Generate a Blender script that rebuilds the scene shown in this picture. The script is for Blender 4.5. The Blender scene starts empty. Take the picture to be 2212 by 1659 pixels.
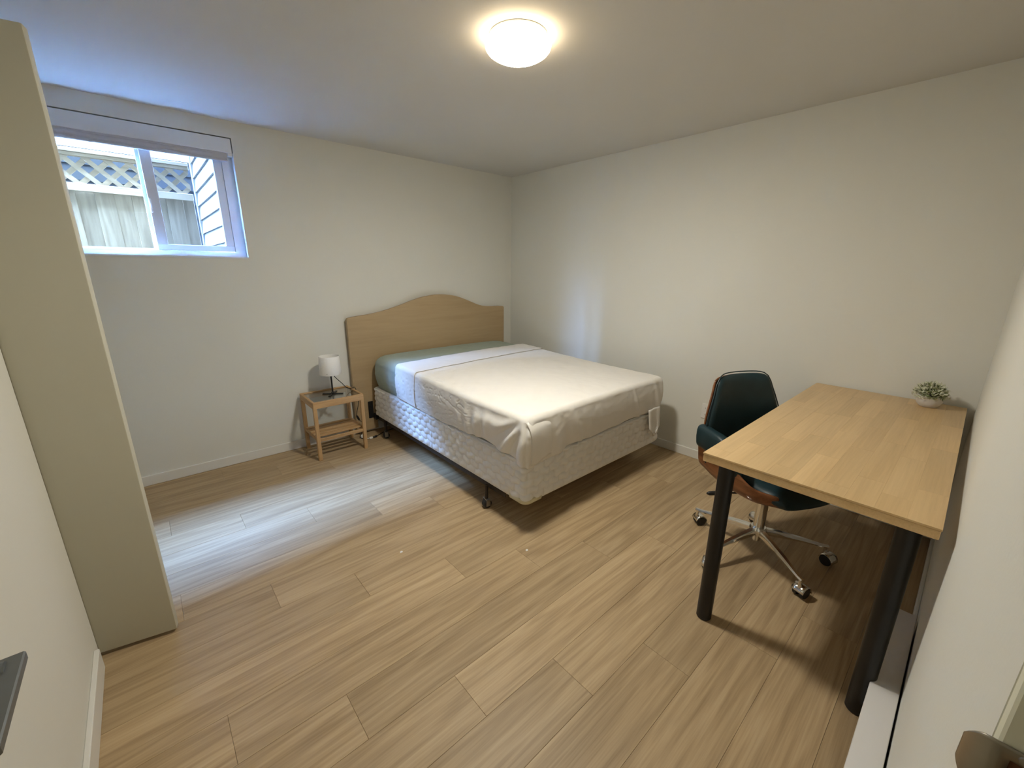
import bpy, bmesh, math, random
from math import pi, sin, cos, radians, atan2, sqrt
from mathutils import Vector, Matrix, noise

random.seed(7)
S = bpy.context.scene
C = S.collection

# ------------------------------------------------------------------ camera
CAM = Vector((-2.996, -3.399, 1.384))
YAW, PITCH, ROLL = radians(48.324), radians(-15.446), radians(0.509)
fwd = Vector((cos(PITCH)*cos(YAW), cos(PITCH)*sin(YAW), sin(PITCH)))
rt0 = Vector((sin(YAW), -cos(YAW), 0)); up0 = rt0.cross(fwd)
rt = cos(ROLL)*rt0 + sin(ROLL)*up0
up = -sin(ROLL)*rt0 + cos(ROLL)*up0
cd = bpy.data.cameras.new('camera'); cam = bpy.data.objects.new('camera', cd); C.objects.link(cam)
cd.sensor_width = 36; cd.lens = 36*891.96/2212; cd.clip_start = 0.01; cd.clip_end = 200
M = Matrix((rt, up, -fwd)).transposed().to_4x4(); M.translation = CAM
cam.matrix_world = M
S.camera = cam

# ------------------------------------------------------------------ world, exposure
SKY_STRENGTH = 460.0
w = bpy.data.worlds.new('sky'); S.world = w; w.use_nodes = True
bg = w.node_tree.nodes['Background']; bg.inputs[0].default_value = (0.28, 0.50, 1.0, 1); bg.inputs[1].default_value = SKY_STRENGTH
S.view_settings.view_transform = 'Standard'; S.view_settings.look = 'None'
S.view_settings.gamma = 1; S.view_settings.use_curve_mapping = False
S.view_settings.exposure = 0.0
w.cycles.sampling_method = 'MANUAL'; w.cycles.sample_map_resolution = 256
S.cycles.sample_clamp_indirect = 0.0
# daylight portal in the window opening (guides sampling of the sky, gives no light of its own)
pd = bpy.data.lights.new('window_portal', 'AREA'); pd.shape = 'RECTANGLE'; pd.size = 0.90; pd.size_y = 0.75; pd.cycles.is_portal = True
po = bpy.data.objects.new('window_portal', pd); C.objects.link(po); po.location = (-2.83, 0.153, 1.80); po.rotation_euler = (radians(-90), 0, 0)
LAMP_STRENGTH = 315.0
HALL_STRENGTH = 14.0

# ------------------------------------------------------------------ materials
def new_mat(name):
    m = bpy.data.materials.new(name); m.use_nodes = True
    nt = m.node_tree; return m, nt, nt.nodes['Principled BSDF']

def N(nt, t, **kw):
    n = nt.nodes.new(t)
    for k, v in kw.items():
        if k in n.inputs: n.inputs[k].default_value = v
        else: setattr(n, k, v)
    return n

def math_n(nt, op, a, b=None):
    n = nt.nodes.new('ShaderNodeMath'); n.operation = op
    for i, v in enumerate((a, b)):
        if v is None: continue
        if isinstance(v, (int, float)): n.inputs[i].default_value = v
        else: nt.links.new(v, n.inputs[i])
    return n.outputs[0]

def ramp(nt, fac, stops):
    r = nt.nodes.new('ShaderNodeValToRGB'); e = r.color_ramp.elements
    e[0].position, e[0].color = stops[0][0], (*stops[0][1], 1)
    e[1].position, e[1].color = stops[-1][0], (*stops[-1][1], 1)
    for p, c in stops[1:-1]:
        q = e.new(p); q.color = (*c, 1)
    nt.links.new(fac, r.inputs[0]); return r.outputs[0]

def bump(nt, bsdf, height, strength, dist=0.01):
    b = N(nt, 'ShaderNodeBump'); b.inputs['Strength'].default_value = strength; b.inputs['Distance'].default_value = dist
    nt.links.new(height, b.inputs['Height']); nt.links.new(b.outputs[0], bsdf.inputs['Normal'])

def plain(name, col, rough=0.6, metal=0.0, nscale=0, namt=0.06, bscale=0, bstr=0.1, spec=0.5, bdist=0.002, **kw):
    """colour with a slight mottling and optional fine relief, in object space"""
    m, nt, b = new_mat(name)
    b.inputs['Roughness'].default_value = rough; b.inputs['Metallic'].default_value = metal
    b.inputs['Specular IOR Level'].default_value = spec
    b.inputs['Base Color'].default_value = (*col, 1)
    tc = N(nt, 'ShaderNodeTexCoord')
    if nscale:
        n = N(nt, 'ShaderNodeTexNoise', Scale=nscale, Detail=4.0); nt.links.new(tc.outputs['Object'], n.inputs['Vector'])
        lo = tuple(c*(1-namt) for c in col); hi = tuple(min(1, c*(1+namt)) for c in col)
        nt.links.new(ramp(nt, n.outputs['Fac'], [(0.3, lo), (0.7, hi)]), b.inputs['Base Color'])
    if bscale:
        n2 = N(nt, 'ShaderNodeTexNoise', Scale=bscale, Detail=3.0); nt.links.new(tc.outputs['Object'], n2.inputs['Vector'])
        bump(nt, b, n2.outputs['Fac'], bstr, bdist)
    for k, v in kw.items(): b.inputs[k].default_value = v
    return m

def wood(name, dark, mid, light, rough=0.45, sx=1.2, sy=9.0, rings=9.0, tone=0.12, axis='X', fibre=110.0, gain=0.5, knots=False, spec=0.4):
    """grain along one object axis, tone and offset differing per object"""
    m, nt, b = new_mat(name)
    tc = N(nt, 'ShaderNodeTexCoord'); oi = N(nt, 'ShaderNodeObjectInfo')
    off = N(nt, 'ShaderNodeVectorMath', operation='SCALE'); off.inputs['Scale'].default_value = 37.0
    comb = N(nt, 'ShaderNodeCombineXYZ')
    for i in range(3): nt.links.new(oi.outputs['Random'], comb.inputs[i])
    nt.links.new(comb.outputs[0], off.inputs[0])
    add = N(nt, 'ShaderNodeVectorMath', operation='ADD'); nt.links.new(tc.outputs['Object'], add.inputs[0]); nt.links.new(off.outputs[0], add.inputs[1])
    def mapped(a, c):
        mp = N(nt, 'ShaderNodeMapping')
        mp.inputs['Scale'].default_value = {'X': (a, c, c), 'Y': (c, a, c), 'Z': (c, c, a)}[axis]
        nt.links.new(add.outputs[0], mp.inputs['Vector']); return mp.outputs[0]
    n1 = N(nt, 'ShaderNodeTexNoise', Scale=1.0, Detail=2.0, Roughness=0.45); nt.links.new(mapped(sx, sy), n1.inputs['Vector'])
    s = math_n(nt, 'SINE', math_n(nt, 'MULTIPLY', n1.outputs['Fac'], rings*2*pi))
    s = math_n(nt, 'ADD', math_n(nt, 'MULTIPLY', s, 0.5), 0.5)
    n2 = N(nt, 'ShaderNodeTexNoise', Scale=1.0, Detail=5.0, Roughness=0.6); nt.links.new(mapped(4.0, fibre), n2.inputs['Vector'])
    n3 = N(nt, 'ShaderNodeTexNoise', Scale=1.0, Detail=2.0); nt.links.new(mapped(1.0, 14.0), n3.inputs['Vector'])
    f = math_n(nt, 'ADD', math_n(nt, 'MULTIPLY', s, 0.28*gain), math_n(nt, 'MULTIPLY', n2.outputs['Fac'], 0.5))
    f = math_n(nt, 'ADD', f, math_n(nt, 'MULTIPLY', n3.outputs['Fac'], 0.35))
    col = ramp(nt, f, [(0.30, dark), (0.52, mid), (0.78, light)])
    hsv = N(nt, 'ShaderNodeHueSaturation'); nt.links.new(col, hsv.inputs['Color'])
    v = math_n(nt, 'ADD', math_n(nt, 'MULTIPLY', oi.outputs['Random'], 2*tone), 1.0-tone)
    nt.links.new(v, hsv.inputs['Value'])
    outc = hsv.outputs[0]
    if knots:
        vo = N(nt, 'ShaderNodeTexVoronoi', Scale=1.0); nt.links.new(mapped(1.6, 6.0), vo.inputs['Vector'])
        k = ramp(nt, vo.outputs['Distance'], [(0.05, (0.30, 0.29, 0.27)), (0.16, (1, 1, 1))])
        mx = N(nt, 'ShaderNodeMix', data_type='RGBA', blend_type='MULTIPLY'); mx.inputs[0].default_value = 0.8
        nt.links.new(outc, mx.inputs[6]); nt.links.new(k, mx.inputs[7]); outc = mx.outputs[2]
    nt.links.new(outc, b.inputs['Base Color'])
    b.inputs['Roughness'].default_value = rough; b.inputs['Specular IOR Level'].default_value = spec
    bump(nt, b, f, 0.12, 0.002)
    return m

def glass_mat(name, tint=(0.95, 0.98, 0.97), refl=0.08, rough=0.0):
    m = bpy.data.materials.new(name); m.use_nodes = True; nt = m.node_tree; nt.nodes.clear()
    t = N(nt, 'ShaderNodeBsdfTransparent'); t.inputs[0].default_value = (*tint, 1)
    g = N(nt, 'ShaderNodeBsdfGlossy'); g.inputs['Roughness'].default_value = rough
    lw = N(nt, 'ShaderNodeLayerWeight'); lw.inputs[0].default_value = 0.5
    f = math_n(nt, 'ADD', math_n(nt, 'MULTIPLY', math_n(nt, 'POWER', lw.outputs['Facing'], 4.0), 0.5), refl*0.4)
    mx = N(nt, 'ShaderNodeMixShader'); nt.links.new(f, mx.inputs[0]); nt.links.new(t.outputs[0], mx.inputs[1]); nt.links.new(g.outputs[0], mx.inputs[2])
    o = N(nt, 'ShaderNodeOutputMaterial'); nt.links.new(mx.outputs[0], o.inputs[0]); return m

def emit_mat(name, col, strength):
    m = bpy.data.materials.new(name); m.use_nodes = True; nt = m.node_tree; nt.nodes.clear()
    e = N(nt, 'ShaderNodeEmission'); e.inputs[0].default_value = (*col, 1); e.inputs[1].default_value = strength
    o = N(nt, 'ShaderNodeOutputMaterial'); nt.links.new(e.outputs[0], o.inputs[0]); return m

M_wall = plain('wall_paint', (0.735, 0.722, 0.66), 0.75, nscale=1.5, namt=0.015, bscale=90, bstr=0.15, spec=0.25)
M_ceil = plain('ceiling_paint', (0.66, 0.645, 0.615), 0.85, nscale=1.5, namt=0.015, bscale=70, bstr=0.12, spec=0.15)
M_trim = plain('white_trim_paint', (0.76, 0.745, 0.70), 0.4, nscale=3, namt=0.02)
M_door = plain('door_paint', (0.58, 0.56, 0.455), 0.5, nscale=2, namt=0.02, bscale=40, bstr=0.05, spec=0.3)
M_jamb = plain('jamb_paint', (0.80, 0.79, 0.64), 0.45, nscale=5, namt=0.03)
M_vinyl = plain('white_vinyl', (0.74, 0.76, 0.77), 0.35, nscale=4, namt=0.02)
M_blind = plain('blind_fabric', (0.55, 0.56, 0.62), 0.8, nscale=30, namt=0.03)
M_shadowgap = plain('dark_gap', (0.02, 0.02, 0.02), 0.9, nscale=5)
M_floor = wood('vinyl_plank', (0.30, 0.205, 0.110), (0.43, 0.308, 0.174), (0.56, 0.42, 0.252), rough=0.46, sx=1.1, sy=14.0, rings=5.0, tone=0.10, fibre=150.0, gain=0.52, spec=0.35)
M_sub = plain('subfloor', (0.10, 0.075, 0.05), 0.9, nscale=8)
M_birch = wood('birch_top', (0.56, 0.375, 0.18), (0.65, 0.45, 0.225), (0.73, 0.52, 0.275), rough=0.32, sx=1.0, sy=10.0, rings=3.0, tone=0.075, fibre=140.0, gain=0.35)
M_pine = wood('light_oiled_wood', (0.40, 0.235, 0.10), (0.50, 0.31, 0.145), (0.58, 0.38, 0.19), rough=0.5, sx=2, sy=20, rings=4, tone=0.06, gain=0.4)
M_pineY = wood('light_oiled_wood_cross', (0.40, 0.235, 0.10), (0.50, 0.31, 0.145), (0.58, 0.38, 0.19), rough=0.5, sx=2, sy=20, rings=4, tone=0.06, axis='Y', gain=0.4)
M_pineZ = wood('light_oiled_wood_upright', (0.40, 0.235, 0.10), (0.50, 0.31, 0.145), (0.58, 0.38, 0.19), rough=0.5, sx=2, sy=20, rings=4, tone=0.06, axis='Z', gain=0.4)
M_head = wood('blond_headboard', (0.40, 0.285, 0.155), (0.44, 0.32, 0.18), (0.48, 0.355, 0.205), rough=0.5, sx=0.8, sy=8, rings=2.5, tone=0.0, gain=0.25, fibre=60)
M_walnut = wood('walnut_shell', (0.10, 0.035, 0.012), (0.20, 0.075, 0.028), (0.29, 0.12, 0.05), rough=0.35, sx=1.5, sy=10, rings=5, tone=0.0, axis='X', gain=0.7)
M_teal = plain('teal_leather', (0.008, 0.027, 0.035), 0.45, nscale=12, namt=0.15, bscale=260, bstr=0.12, spec=0.4)
M_chrome = plain('chrome', (0.78, 0.77, 0.75), 0.12, 1.0, nscale=20, namt=0.02)
M_steel = plain('brushed_steel', (0.42, 0.39, 0.34), 0.32, 1.0, nscale=40, namt=0.06)
M_greymetal = plain('grey_lever_metal', (0.17, 0.18, 0.185), 0.45, 0.6, nscale=30, namt=0.05)
M_black = plain('black_paint', (0.012, 0.011, 0.011), 0.38, 0.2, nscale=15, namt=0.2)
M_rubber = plain('black_rubber', (0.014, 0.013, 0.013), 0.6, nscale=15, namt=0.2)
M_brown = plain('brown_angle_iron', (0.030, 0.022, 0.018), 0.5, 0.4, nscale=15, namt=0.2)
M_tick = plain('white_ticking', (0.81, 0.79, 0.75), 0.85, nscale=25, namt=0.02, bscale=500, bstr=0.15, spec=0.2)
M_sheet = plain('white_cotton', (0.80, 0.765, 0.71), 0.85, nscale=10, namt=0.015, bscale=55, bstr=0.10, spec=0.2, bdist=0.004)
M_green = plain('sage_sheet', (0.36, 0.41, 0.345), 0.85, nscale=14, namt=0.04, bscale=40, bstr=0.22, spec=0.2, bdist=0.005)
M_plast = plain('clear_yellowed_plastic', (0.66, 0.60, 0.40), 0.35, nscale=18, namt=0.15)
M_shade = plain('white_lamp_shade', (0.86, 0.84, 0.80), 0.8, nscale=60, namt=0.015, bscale=300, bstr=0.1)
M_white = plain('white_plastic', (0.80, 0.79, 0.75), 0.35, nscale=20, namt=0.02)
M_pot = plain('white_glazed_pot', (0.66, 0.63, 0.60), 0.4, nscale=30, namt=0.03)
M_leaf = plain('green_leaf', (0.22, 0.25, 0.11), 0.6, nscale=60, namt=0.35)
M_bud = plain('pale_bud', (0.66, 0.67, 0.52), 0.6, nscale=60, namt=0.1)
M_soil = plain('dark_moss', (0.03, 0.028, 0.014), 0.9, nscale=60, namt=0.3)
M_heater = plain('heater_enamel', (0.74, 0.72, 0.70), 0.38, nscale=4, namt=0.015)
M_rawwood = plain('raw_mortise_wood', (0.13, 0.05, 0.02), 0.9, nscale=60, namt=0.4)
M_glass = glass_mat('window_glass')
M_topglass = glass_mat('table_glass', (0.93, 0.96, 0.95), 0.55)
m = bpy.data.materials.new('screen_mesh'); m.use_nodes = True; nt = m.node_tree; nt.nodes.clear()
_t = N(nt, 'ShaderNodeBsdfTransparent'); _t.inputs[0].default_value = (0.78, 0.82, 0.90, 1); _o = N(nt, 'ShaderNodeOutputMaterial'); nt.links.new(_t.outputs[0], _o.inputs[0])
M_screen = m
M_lamp = emit_mat('lit_diffuser', (1.0, 0.965, 0.855), LAMP_STRENGTH)
M_lamprim = emit_mat('dim_diffuser_rim', (1.0, 0.80, 0.52), LAMP_STRENGTH*0.045)
M_hall = emit_mat('lit_hall_diffuser', (1.0, 0.93, 0.80), HALL_STRENGTH)
M_fence = wood('weathered_fence', (0.15, 0.102, 0.057), (0.205, 0.14, 0.079), (0.26, 0.18, 0.103), rough=0.85, sx=1.0, sy=12, rings=4, tone=0.10, axis='Z', fibre=60, gain=0.7, knots=True, spec=0.1)
M_fenceX = wood('weathered_fence_rail', (0.20, 0.137, 0.077), (0.27, 0.185, 0.105), (0.33, 0.23, 0.132), rough=0.85, sx=1.0, sy=12, rings=4, tone=0.08, axis='X', fibre=60, gain=0.5, knots=True, spec=0.1)
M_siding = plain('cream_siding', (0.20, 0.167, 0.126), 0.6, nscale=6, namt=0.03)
M_dark_siding = plain('low_bounce_siding', (0.05, 0.048, 0.045), 0.8, nscale=6, namt=0.1, spec=0.1)  # dark tone keeps unseen upper walls from bouncing sky light inside
M_shade_siding = plain('painted_shade_siding', (0.012, 0.010, 0.008), 0.9, nscale=6, namt=0.1, spec=0.05)  # near-black boards hold the lower wall's shade in their colour
M_gravel = plain('dark_gravel', (0.018, 0.017, 0.016), 0.95, nscale=80, namt=0.4, bscale=120, bstr=0.6)
M_blocker = plain('blocker_grey', (0.10, 0.10, 0.10), 0.8, nscale=6)  # grey for the added overhangs that hold back sky light

# ------------------------------------------------------------------ mesh helpers
def wloc(o):
    v = Vector((0, 0, 0))
    while o is not None:
        v += o.location; o = o.parent
    return v

def link(name, me, mat, parent=None, smooth=False, local=False):
    if parent is not None and not local:
        me.transform(Matrix.Translation(-wloc(parent)))
    o = bpy.data.objects.new(name, me); C.objects.link(o)
    if mat is not None: me.materials.append(mat)
    if parent is not None: o.parent = parent
    if smooth:
        for p in me.polygons: p.use_smooth = True
    return o

def obj(name, bm, mat, parent=None, smooth=False, local=False, auto=None):
    bmesh.ops.recalc_face_normals(bm, faces=bm.faces[:])
    me = bpy.data.meshes.new(name); bm.to_mesh(me); bm.free()
    o = link(name, me, mat, parent, smooth or auto is not None, local)
    if auto is not None:
        me.set_sharp_from_angle(angle=radians(auto))
    return o

def pyobj(name, verts, faces, mat, parent=None, smooth=True, local=False):
    me = bpy.data.meshes.new(name); me.from_pydata([tuple(v) for v in verts], [], faces); me.update()
    return link(name, me, mat, parent, smooth, local)

def thing(name, label, cat, loc=(0, 0, 0), rz=0.0, group=None):
    o = bpy.data.objects.new(name, None); C.objects.link(o); o.empty_display_size = 0.05
    o.location = loc; o.rotation_euler = (0, 0, rz)
    return tag(o, label, cat, group)

def tag(o, label, cat, group=None):
    o['label'] = label; o['category'] = cat
    if group: o['group'] = group
    return o

def struct(o, label=None):
    o['kind'] = 'structure'
    if label: o['label'] = label
    return o

def bm_box(bm, x0, x1, y0, y1, z0, z1, bev=0.0, seg=1, mtx=None):
    r = bmesh.ops.create_cube(bm, size=1.0)
    vs = r['verts']
    m = Matrix.Translation(((x0+x1)/2, (y0+y1)/2, (z0+z1)/2)) @ Matrix.Diagonal((abs(x1-x0), abs(y1-y0), abs(z1-z0), 1))
    bmesh.ops.transform(bm, matrix=m, verts=vs)
    if bev > 0:
        es = list({e for v in vs for e in v.link_edges})
        r2 = bmesh.ops.bevel(bm, geom=es, offset=bev, segments=seg, affect='EDGES', profile=0.5)
        vs = list({v for f in r2['faces'] for v in f.verts} | {v for v in vs if v.is_valid})
    if mtx is not None:
        bmesh.ops.transform(bm, matrix=mtx, verts=vs)
    return vs

def box(name, x0, x1, y0, y1, z0, z1, mat, parent=None, bev=0.0, seg=1, local=False, mtx=None):
    bm = bmesh.new(); bm_box(bm, x0, x1, y0, y1, z0, z1, bev, seg, mtx)
    return obj(name, bm, mat, parent, local=local, auto=35 if bev > 0 and seg > 1 else None)

def bm_lathe(bm, prof, n=32, axis=Vector((0, 0, 1)), org=Vector((0, 0, 0))):
    q = axis.normalized().to_track_quat('Z', 'Y').to_matrix()
    rows = []
    for r, z in prof:
        row = []
        if r < 1e-6:
            row = [bm.verts.new(org + q @ Vector((0, 0, z)))]*n
        else:
            for i in range(n):
                a = 2*pi*i/n
                row.append(bm.verts.new(org + q @ Vector((r*cos(a), r*sin(a), z))))
        rows.append(row)
    for a, b in zip(rows, rows[1:]):
        for i in range(n):
            j = (i+1) % n
            vs = []
            for v in (a[i], a[j], b[j], b[i]):
                if v not in vs: vs.append(v)
            if len(vs) >= 3: bm.faces.new(vs)
    for row in (rows[0], rows[-1]):
        if row[0] is not row[1]:
            bm.faces.new(row)

def lathe(name, prof, mat, parent=None, n=32, axis=(0, 0, 1), org=(0, 0, 0), local=False, ang=40):
    bm = bmesh.new(); bm_lathe(bm, prof, n, Vector(axis), Vector(org))
    return obj(name, bm, mat, parent, local=local, auto=ang)

def bm_tube(bm, pts, rad, n=10, closed_ends=True):
    pts = [Vector(p) for p in pts]
    rads = rad if isinstance(rad, (list, tuple)) else [rad]*len(pts)
    rows = []; prev = None
    for i, p in enumerate(pts):
        t = (pts[min(i+1, len(pts)-1)] - pts[max(i-1, 0)]).normalized()
        if prev is None:
            a = Vector((0, 0, 1)) if abs(t.z) < 0.9 else Vector((1, 0, 0))
            u = t.cross(a).normalized()
        else:
            u = (prev - t*prev.dot(t)).normalized()
        prev = u; v = t.cross(u)
        rows.append([bm.verts.new(p + rads[i]*(cos(2*pi*k/n)*u + sin(2*pi*k/n)*v)) for k in range(n)])
    for a, b in zip(rows, rows[1:]):
        for k in range(n):
            bm.faces.new((a[k], a[(k+1) % n], b[(k+1) % n], b[k]))
    if closed_ends:
        bm.faces.new(rows[0]); bm.faces.new(rows[-1])

def tube(name, pts, rad, mat, parent=None, n=10, local=False):
    bm = bmesh.new(); bm_tube(bm, pts, rad, n)
    return obj(name, bm, mat, parent, local=local, auto=50)

def spline(pts, k=8):
    """Catmull-Rom through the points"""
    P = [Vector(p) for p in pts]; P = [2*P[0]-P[1]] + P + [2*P[-1]-P[-2]]
    out = []
    for i in range(1, len(P)-2):
        for j in range(k):
            t = j/k
            out.append(0.5*((2*P[i]) + (P[i+1]-P[i-1])*t + (2*P[i-1]-5*P[i]+4*P[i+1]-P[i+2])*t*t + (3*P[i]-P[i-1]-3*P[i+1]+P[i+2])*t**3))
    out.append(P[-2]); return out

def smooth01(a, b, x):
    t = max(0.0, min(1.0, (x-a)/(b-a))); return t*t*(3-2*t)

# ------------------------------------------------------------------ room shell
H = 2.275
WX0, WX1, WZ0, WZ1 = -3.275, -2.385, 1.443, 2.177      # window opening in wall A
FARX, CY = -4.15, -3.476
DX0, DX1 = -3.30, -2.529                                # doorway in wall C
# floor: slab and planks
fl = struct(box('floor', FARX-0.1, 0.1, -5.2, 0.12, -0.06, -0.009, M_sub))
PL, PW = 1.246, 0.1835
for k in range(-5, 23):
    y1 = -0.773 - PW*k; y0 = y1 - PW
    if y1 < -4.9 or y0 > 0.05: continue
    y1c = min(y1, 0.0)
    xs = -2.77 + 0.3115*(k % 4) + (0.07 if k >= 6 else 0)
    while xs > FARX: xs -= PL
    x = xs
    while x < 0:
        a, b_ = max(x, FARX), min(x+PL, 0.0)
        if b_-a > 0.02:
            o = box('plank', a+0.0003, b_-0.0003, y0+0.0003, y1c-0.0003, -0.009, 0.0, M_floor, None, bev=0.0007)
            # object origin at the plank's middle, so that each has its own grain
            c = Vector(((a+b_)/2, (y0+y1c)/2, 0)); o.data.transform(Matrix.Translation(-c)); o.location = c
            o.parent = fl
        x += PL
struct(box('ceiling', FARX-0.1, 0.12, -5.2, 0.15, H, H+0.12, M_ceil))

def wall_with_hole(name, axis, x0, x1, y0, y1, hx0, hx1, hz0, hz1, mat):
    bm = bmesh.new()
    bm_box(bm, x0, hx0, y0, y1, -0.01, H+0.01); bm_box(bm, hx1, x1, y0, y1, -0.01, H+0.01)
    if hz0 > 0.01: bm_box(bm, hx0, hx1, y0, y1, -0.01, hz0)
    bm_box(bm, hx0, hx1, y0, y1, hz1, H+0.01)
    return obj(name, bm, mat)
struct(wall_with_hole('wall_back', 'x', FARX-0.1, 0.12, 0.0, 0.15, WX0, WX1, WZ0, WZ1, M_wall))
struct(box('wall_right', 0.0, 0.12, CY-0.12, 0.0, -0.01, H+0.01, M_wall))
struct(wall_with_hole('wall_front', 'x', FARX, 0.0, CY-0.12, CY, DX0, DX1, 0.0, 2.05, M_wall))
struct(box('wall_left', -3.44, -3.326, CY, -1.508, -0.005, H+0.005, M_wall))
struct(box('wall_outer', FARX-0.1, FARX, -5.2, 0.0, -0.01, H+0.01, M_wall))
struct(box('wall_hall', FARX-0.1, 0.12, -5.3, -5.2, -0.01, H+0.01, M_wall))
struct(box('wall_hall_end', 0.0, 0.12, -5.2, CY-0.12, -0.01, H+0.01, M_wall))

def baseboard(name, x0, x1, y0, y1, h=0.068):
    return struct(box(name, x0, x1, y0, y1, 0.0, h, M_trim, bev=0.0025))
baseboard('baseboard_back', FARX, 0.0, -0.012, 0.0)
baseboard('baseboard_right', -0.012, 0.0, CY, -0.012)
baseboard('baseboard_front', -1.02, -0.012, CY, CY+0.012)
baseboard('baseboard_left', -3.326, -3.311, CY, -1.575, 0.085)

# jamb of the doorway with the strike plate
struct(box('trim_1', -2.548, DX1, CY-0.125, CY-0.0005, 0.0, 2.03, M_jamb, bev=0.002))
struct(box('trim_2', DX0, DX0+0.018, CY-0.125, CY-0.0005, 0.0, 2.03, M_jamb, bev=0.002))
struct(box('trim_3', DX0, DX1, CY-0.125, CY-0.0005, 2.03, 2.05, M_jamb))

# closet door leaf standing out from the end of the left wall
d2 = struct(box('door_2', -3.86, -3.105, -1.553, -1.518, 0.012, 2.005, M_door, bev=0.004, seg=2, mtx=Matrix.Translation((-3.105, -1.553, 0)) @ Matrix.Rotation(radians(-12.0), 4, 'Z') @ Matrix.Translation((3.105, 1.553, 0))), 'plain painted slab door standing open at end of left wall')
# the room's own door, swung open against the left wall, with its lever
d1 = thing('door_1', 'cream painted slab door', 'door', (-3.262, -3.44, 0)); del d1['category']; struct(d1)
box('door_leaf', -3.262, -3.227, -3.455, -2.70, 0.012, 2.02, M_door, d1, bev=0.003)
lv = thing('lever_handle', 'x', 'x', (0.035, 0.68, 0.95)); del lv['category']; lv.parent = d1
lv['label'] = 'flat grey metal lever handle'
lathe('rose', [(0.0, 0), (0.026, 0), (0.026, 0.006), (0.023, 0.009), (0.0, 0.009)], M_greymetal, lv, axis=(1, 0, 0), org=(-3.227, -2.76, 0.95))
lathe('spindle', [(0.010, 0.006), (0.010, 0.05)], M_greymetal, lv, n=16, axis=(1, 0, 0), org=(-3.227, -2.76, 0.95))
box('lever', -3.197, -3.164, -2.876, -2.742, 0.942, 0.954, M_greymetal, lv, bev=0.0015)

# ------------------------------------------------------------------ window
win = thing('window_1', 'white vinyl sliding window', 'window', (-2.79, 0.06, WZ0)); del win['category']; struct(win)
bm = bmesh.new()   # outer frame, 45 mm wide
bm_box(bm, WX0, WX1, 0.055, 0.15, WZ0, WZ0+0.040); bm_box(bm, WX0, WX1, 0.055, 0.15, 2.13, WZ1)
bm_box(bm, WX0, WX0+0.035, 0.055, 0.15, WZ0+0.04, 2.13); bm_box(bm, WX1-0.062, WX1, 0.055, 0.15, WZ0+0.04, 2.13)
obj('window_frame', bm, M_vinyl, win)
bm = bmesh.new()   # fixed light on the left
bm_box(bm, WX0+0.035, -2.87, 0.10, 0.13, WZ0+0.040, WZ0+0.052); bm_box(bm, WX0+0.035, WX0+0.055, 0.10, 0.13, WZ0+0.052, 2.13)
bm_box(bm, -2.87, -2.835, 0.10, 0.13, WZ0+0.040, 2.13)
fx = obj('fixed_sash', bm, M_vinyl, win)
box('pane', WX0+0.05, -2.865, 0.113, 0.117, WZ0+0.05, 2.13, M_glass, fx)
bm = bmesh.new()   # sliding sash on the right, nearer the room
bm_box(bm, -2.853, -2.447, 0.062, 0.095, WZ0+0.043, WZ0+0.078, 0.002); bm_box(bm, -2.853, -2.447, 0.062, 0.095, 2.09, 2.125, 0.002)
bm_box(bm, -2.853, -2.80, 0.062, 0.095, WZ0+0.078, 2.09, 0.002); bm_box(bm, -2.495, -2.4485, 0.062, 0.095, WZ0+0.078, 2.09, 0.002)
sa = obj('sliding_sash', bm, M_vinyl, win)
box('pane', -2.80, -2.495, 0.078, 0.082, WZ0+0.078, 2.09, M_glass, sa)
bm = bmesh.new(); bm_box(bm, -2.850, -2.842, 0.052, 0.062, 1.70, 1.78, 0.002); bm_box(bm, -2.849, -2.843, 0.046, 0.054, 1.725, 1.75, 0.0015)
obj('latch', bm, M_vinyl, sa)
sc = box('insect_screen', -2.84, WX1-0.062, 0.136, 0.1375, WZ0+0.04, 2.13, M_screen, win); sc['label'] = 'fine grey insect screen behind the right pane'
# white lining of the reveal: jamb liners and sill
bm = bmesh.new()
bm_box(bm, WX1-0.003, WX1-0.0005, -0.001, 0.055, WZ0, 2.09); bm_box(bm, WX0, WX0+0.003, -0.001, 0.055, WZ0, 2.09)
bm_box(bm, WX0, WX1, -0.003, 0.055, WZ0-0.002, WZ0+0.008)
obj('reveal_lining', bm, M_vinyl, win)
bm = bmesh.new(); bm_box(bm, -2.3885, -2.386, 0.012, 0.030, 1.53, 1.545); bm_box(bm, -2.3885, -2.386, 0.012, 0.024, 1.555, 1.572)
obj('blind_cord_clip', bm, M_steel, win)

# roller blind in its cassette, drawn right up
rb = thing('roller_blind', 'raised roller blind in a flat white cassette across the window head', 'blind', (-2.79, 0.0, 2.09))
box('cassette', WX0+0.004, WX1-0.007, -0.004, 0.045, 2.088, 2.170, M_vinyl, rb, bev=0.0015)
lathe('roller', [(0.0, 0), (0.018, 0), (0.018, 0.75), (0.0, 0.75)], M_blind, rb, axis=(1, 0, 0), org=(WX0+0.03, 0.024, 2.068), n=20)
box('rolled_fabric', WX0+0.02, WX1-0.035, 0.010, 0.013, 2.048, 2.088, M_blind, rb)
box('bottom_bar', WX0+0.02, WX1-0.035, 0.004, 0.018, 2.036, 2.050, M_blind, rb, bev=0.003)
box('end_bracket', WX1-0.030, WX1-0.005, 0.005, 0.045, 2.070, 2.089, M_white, rb, bev=0.002)

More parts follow.
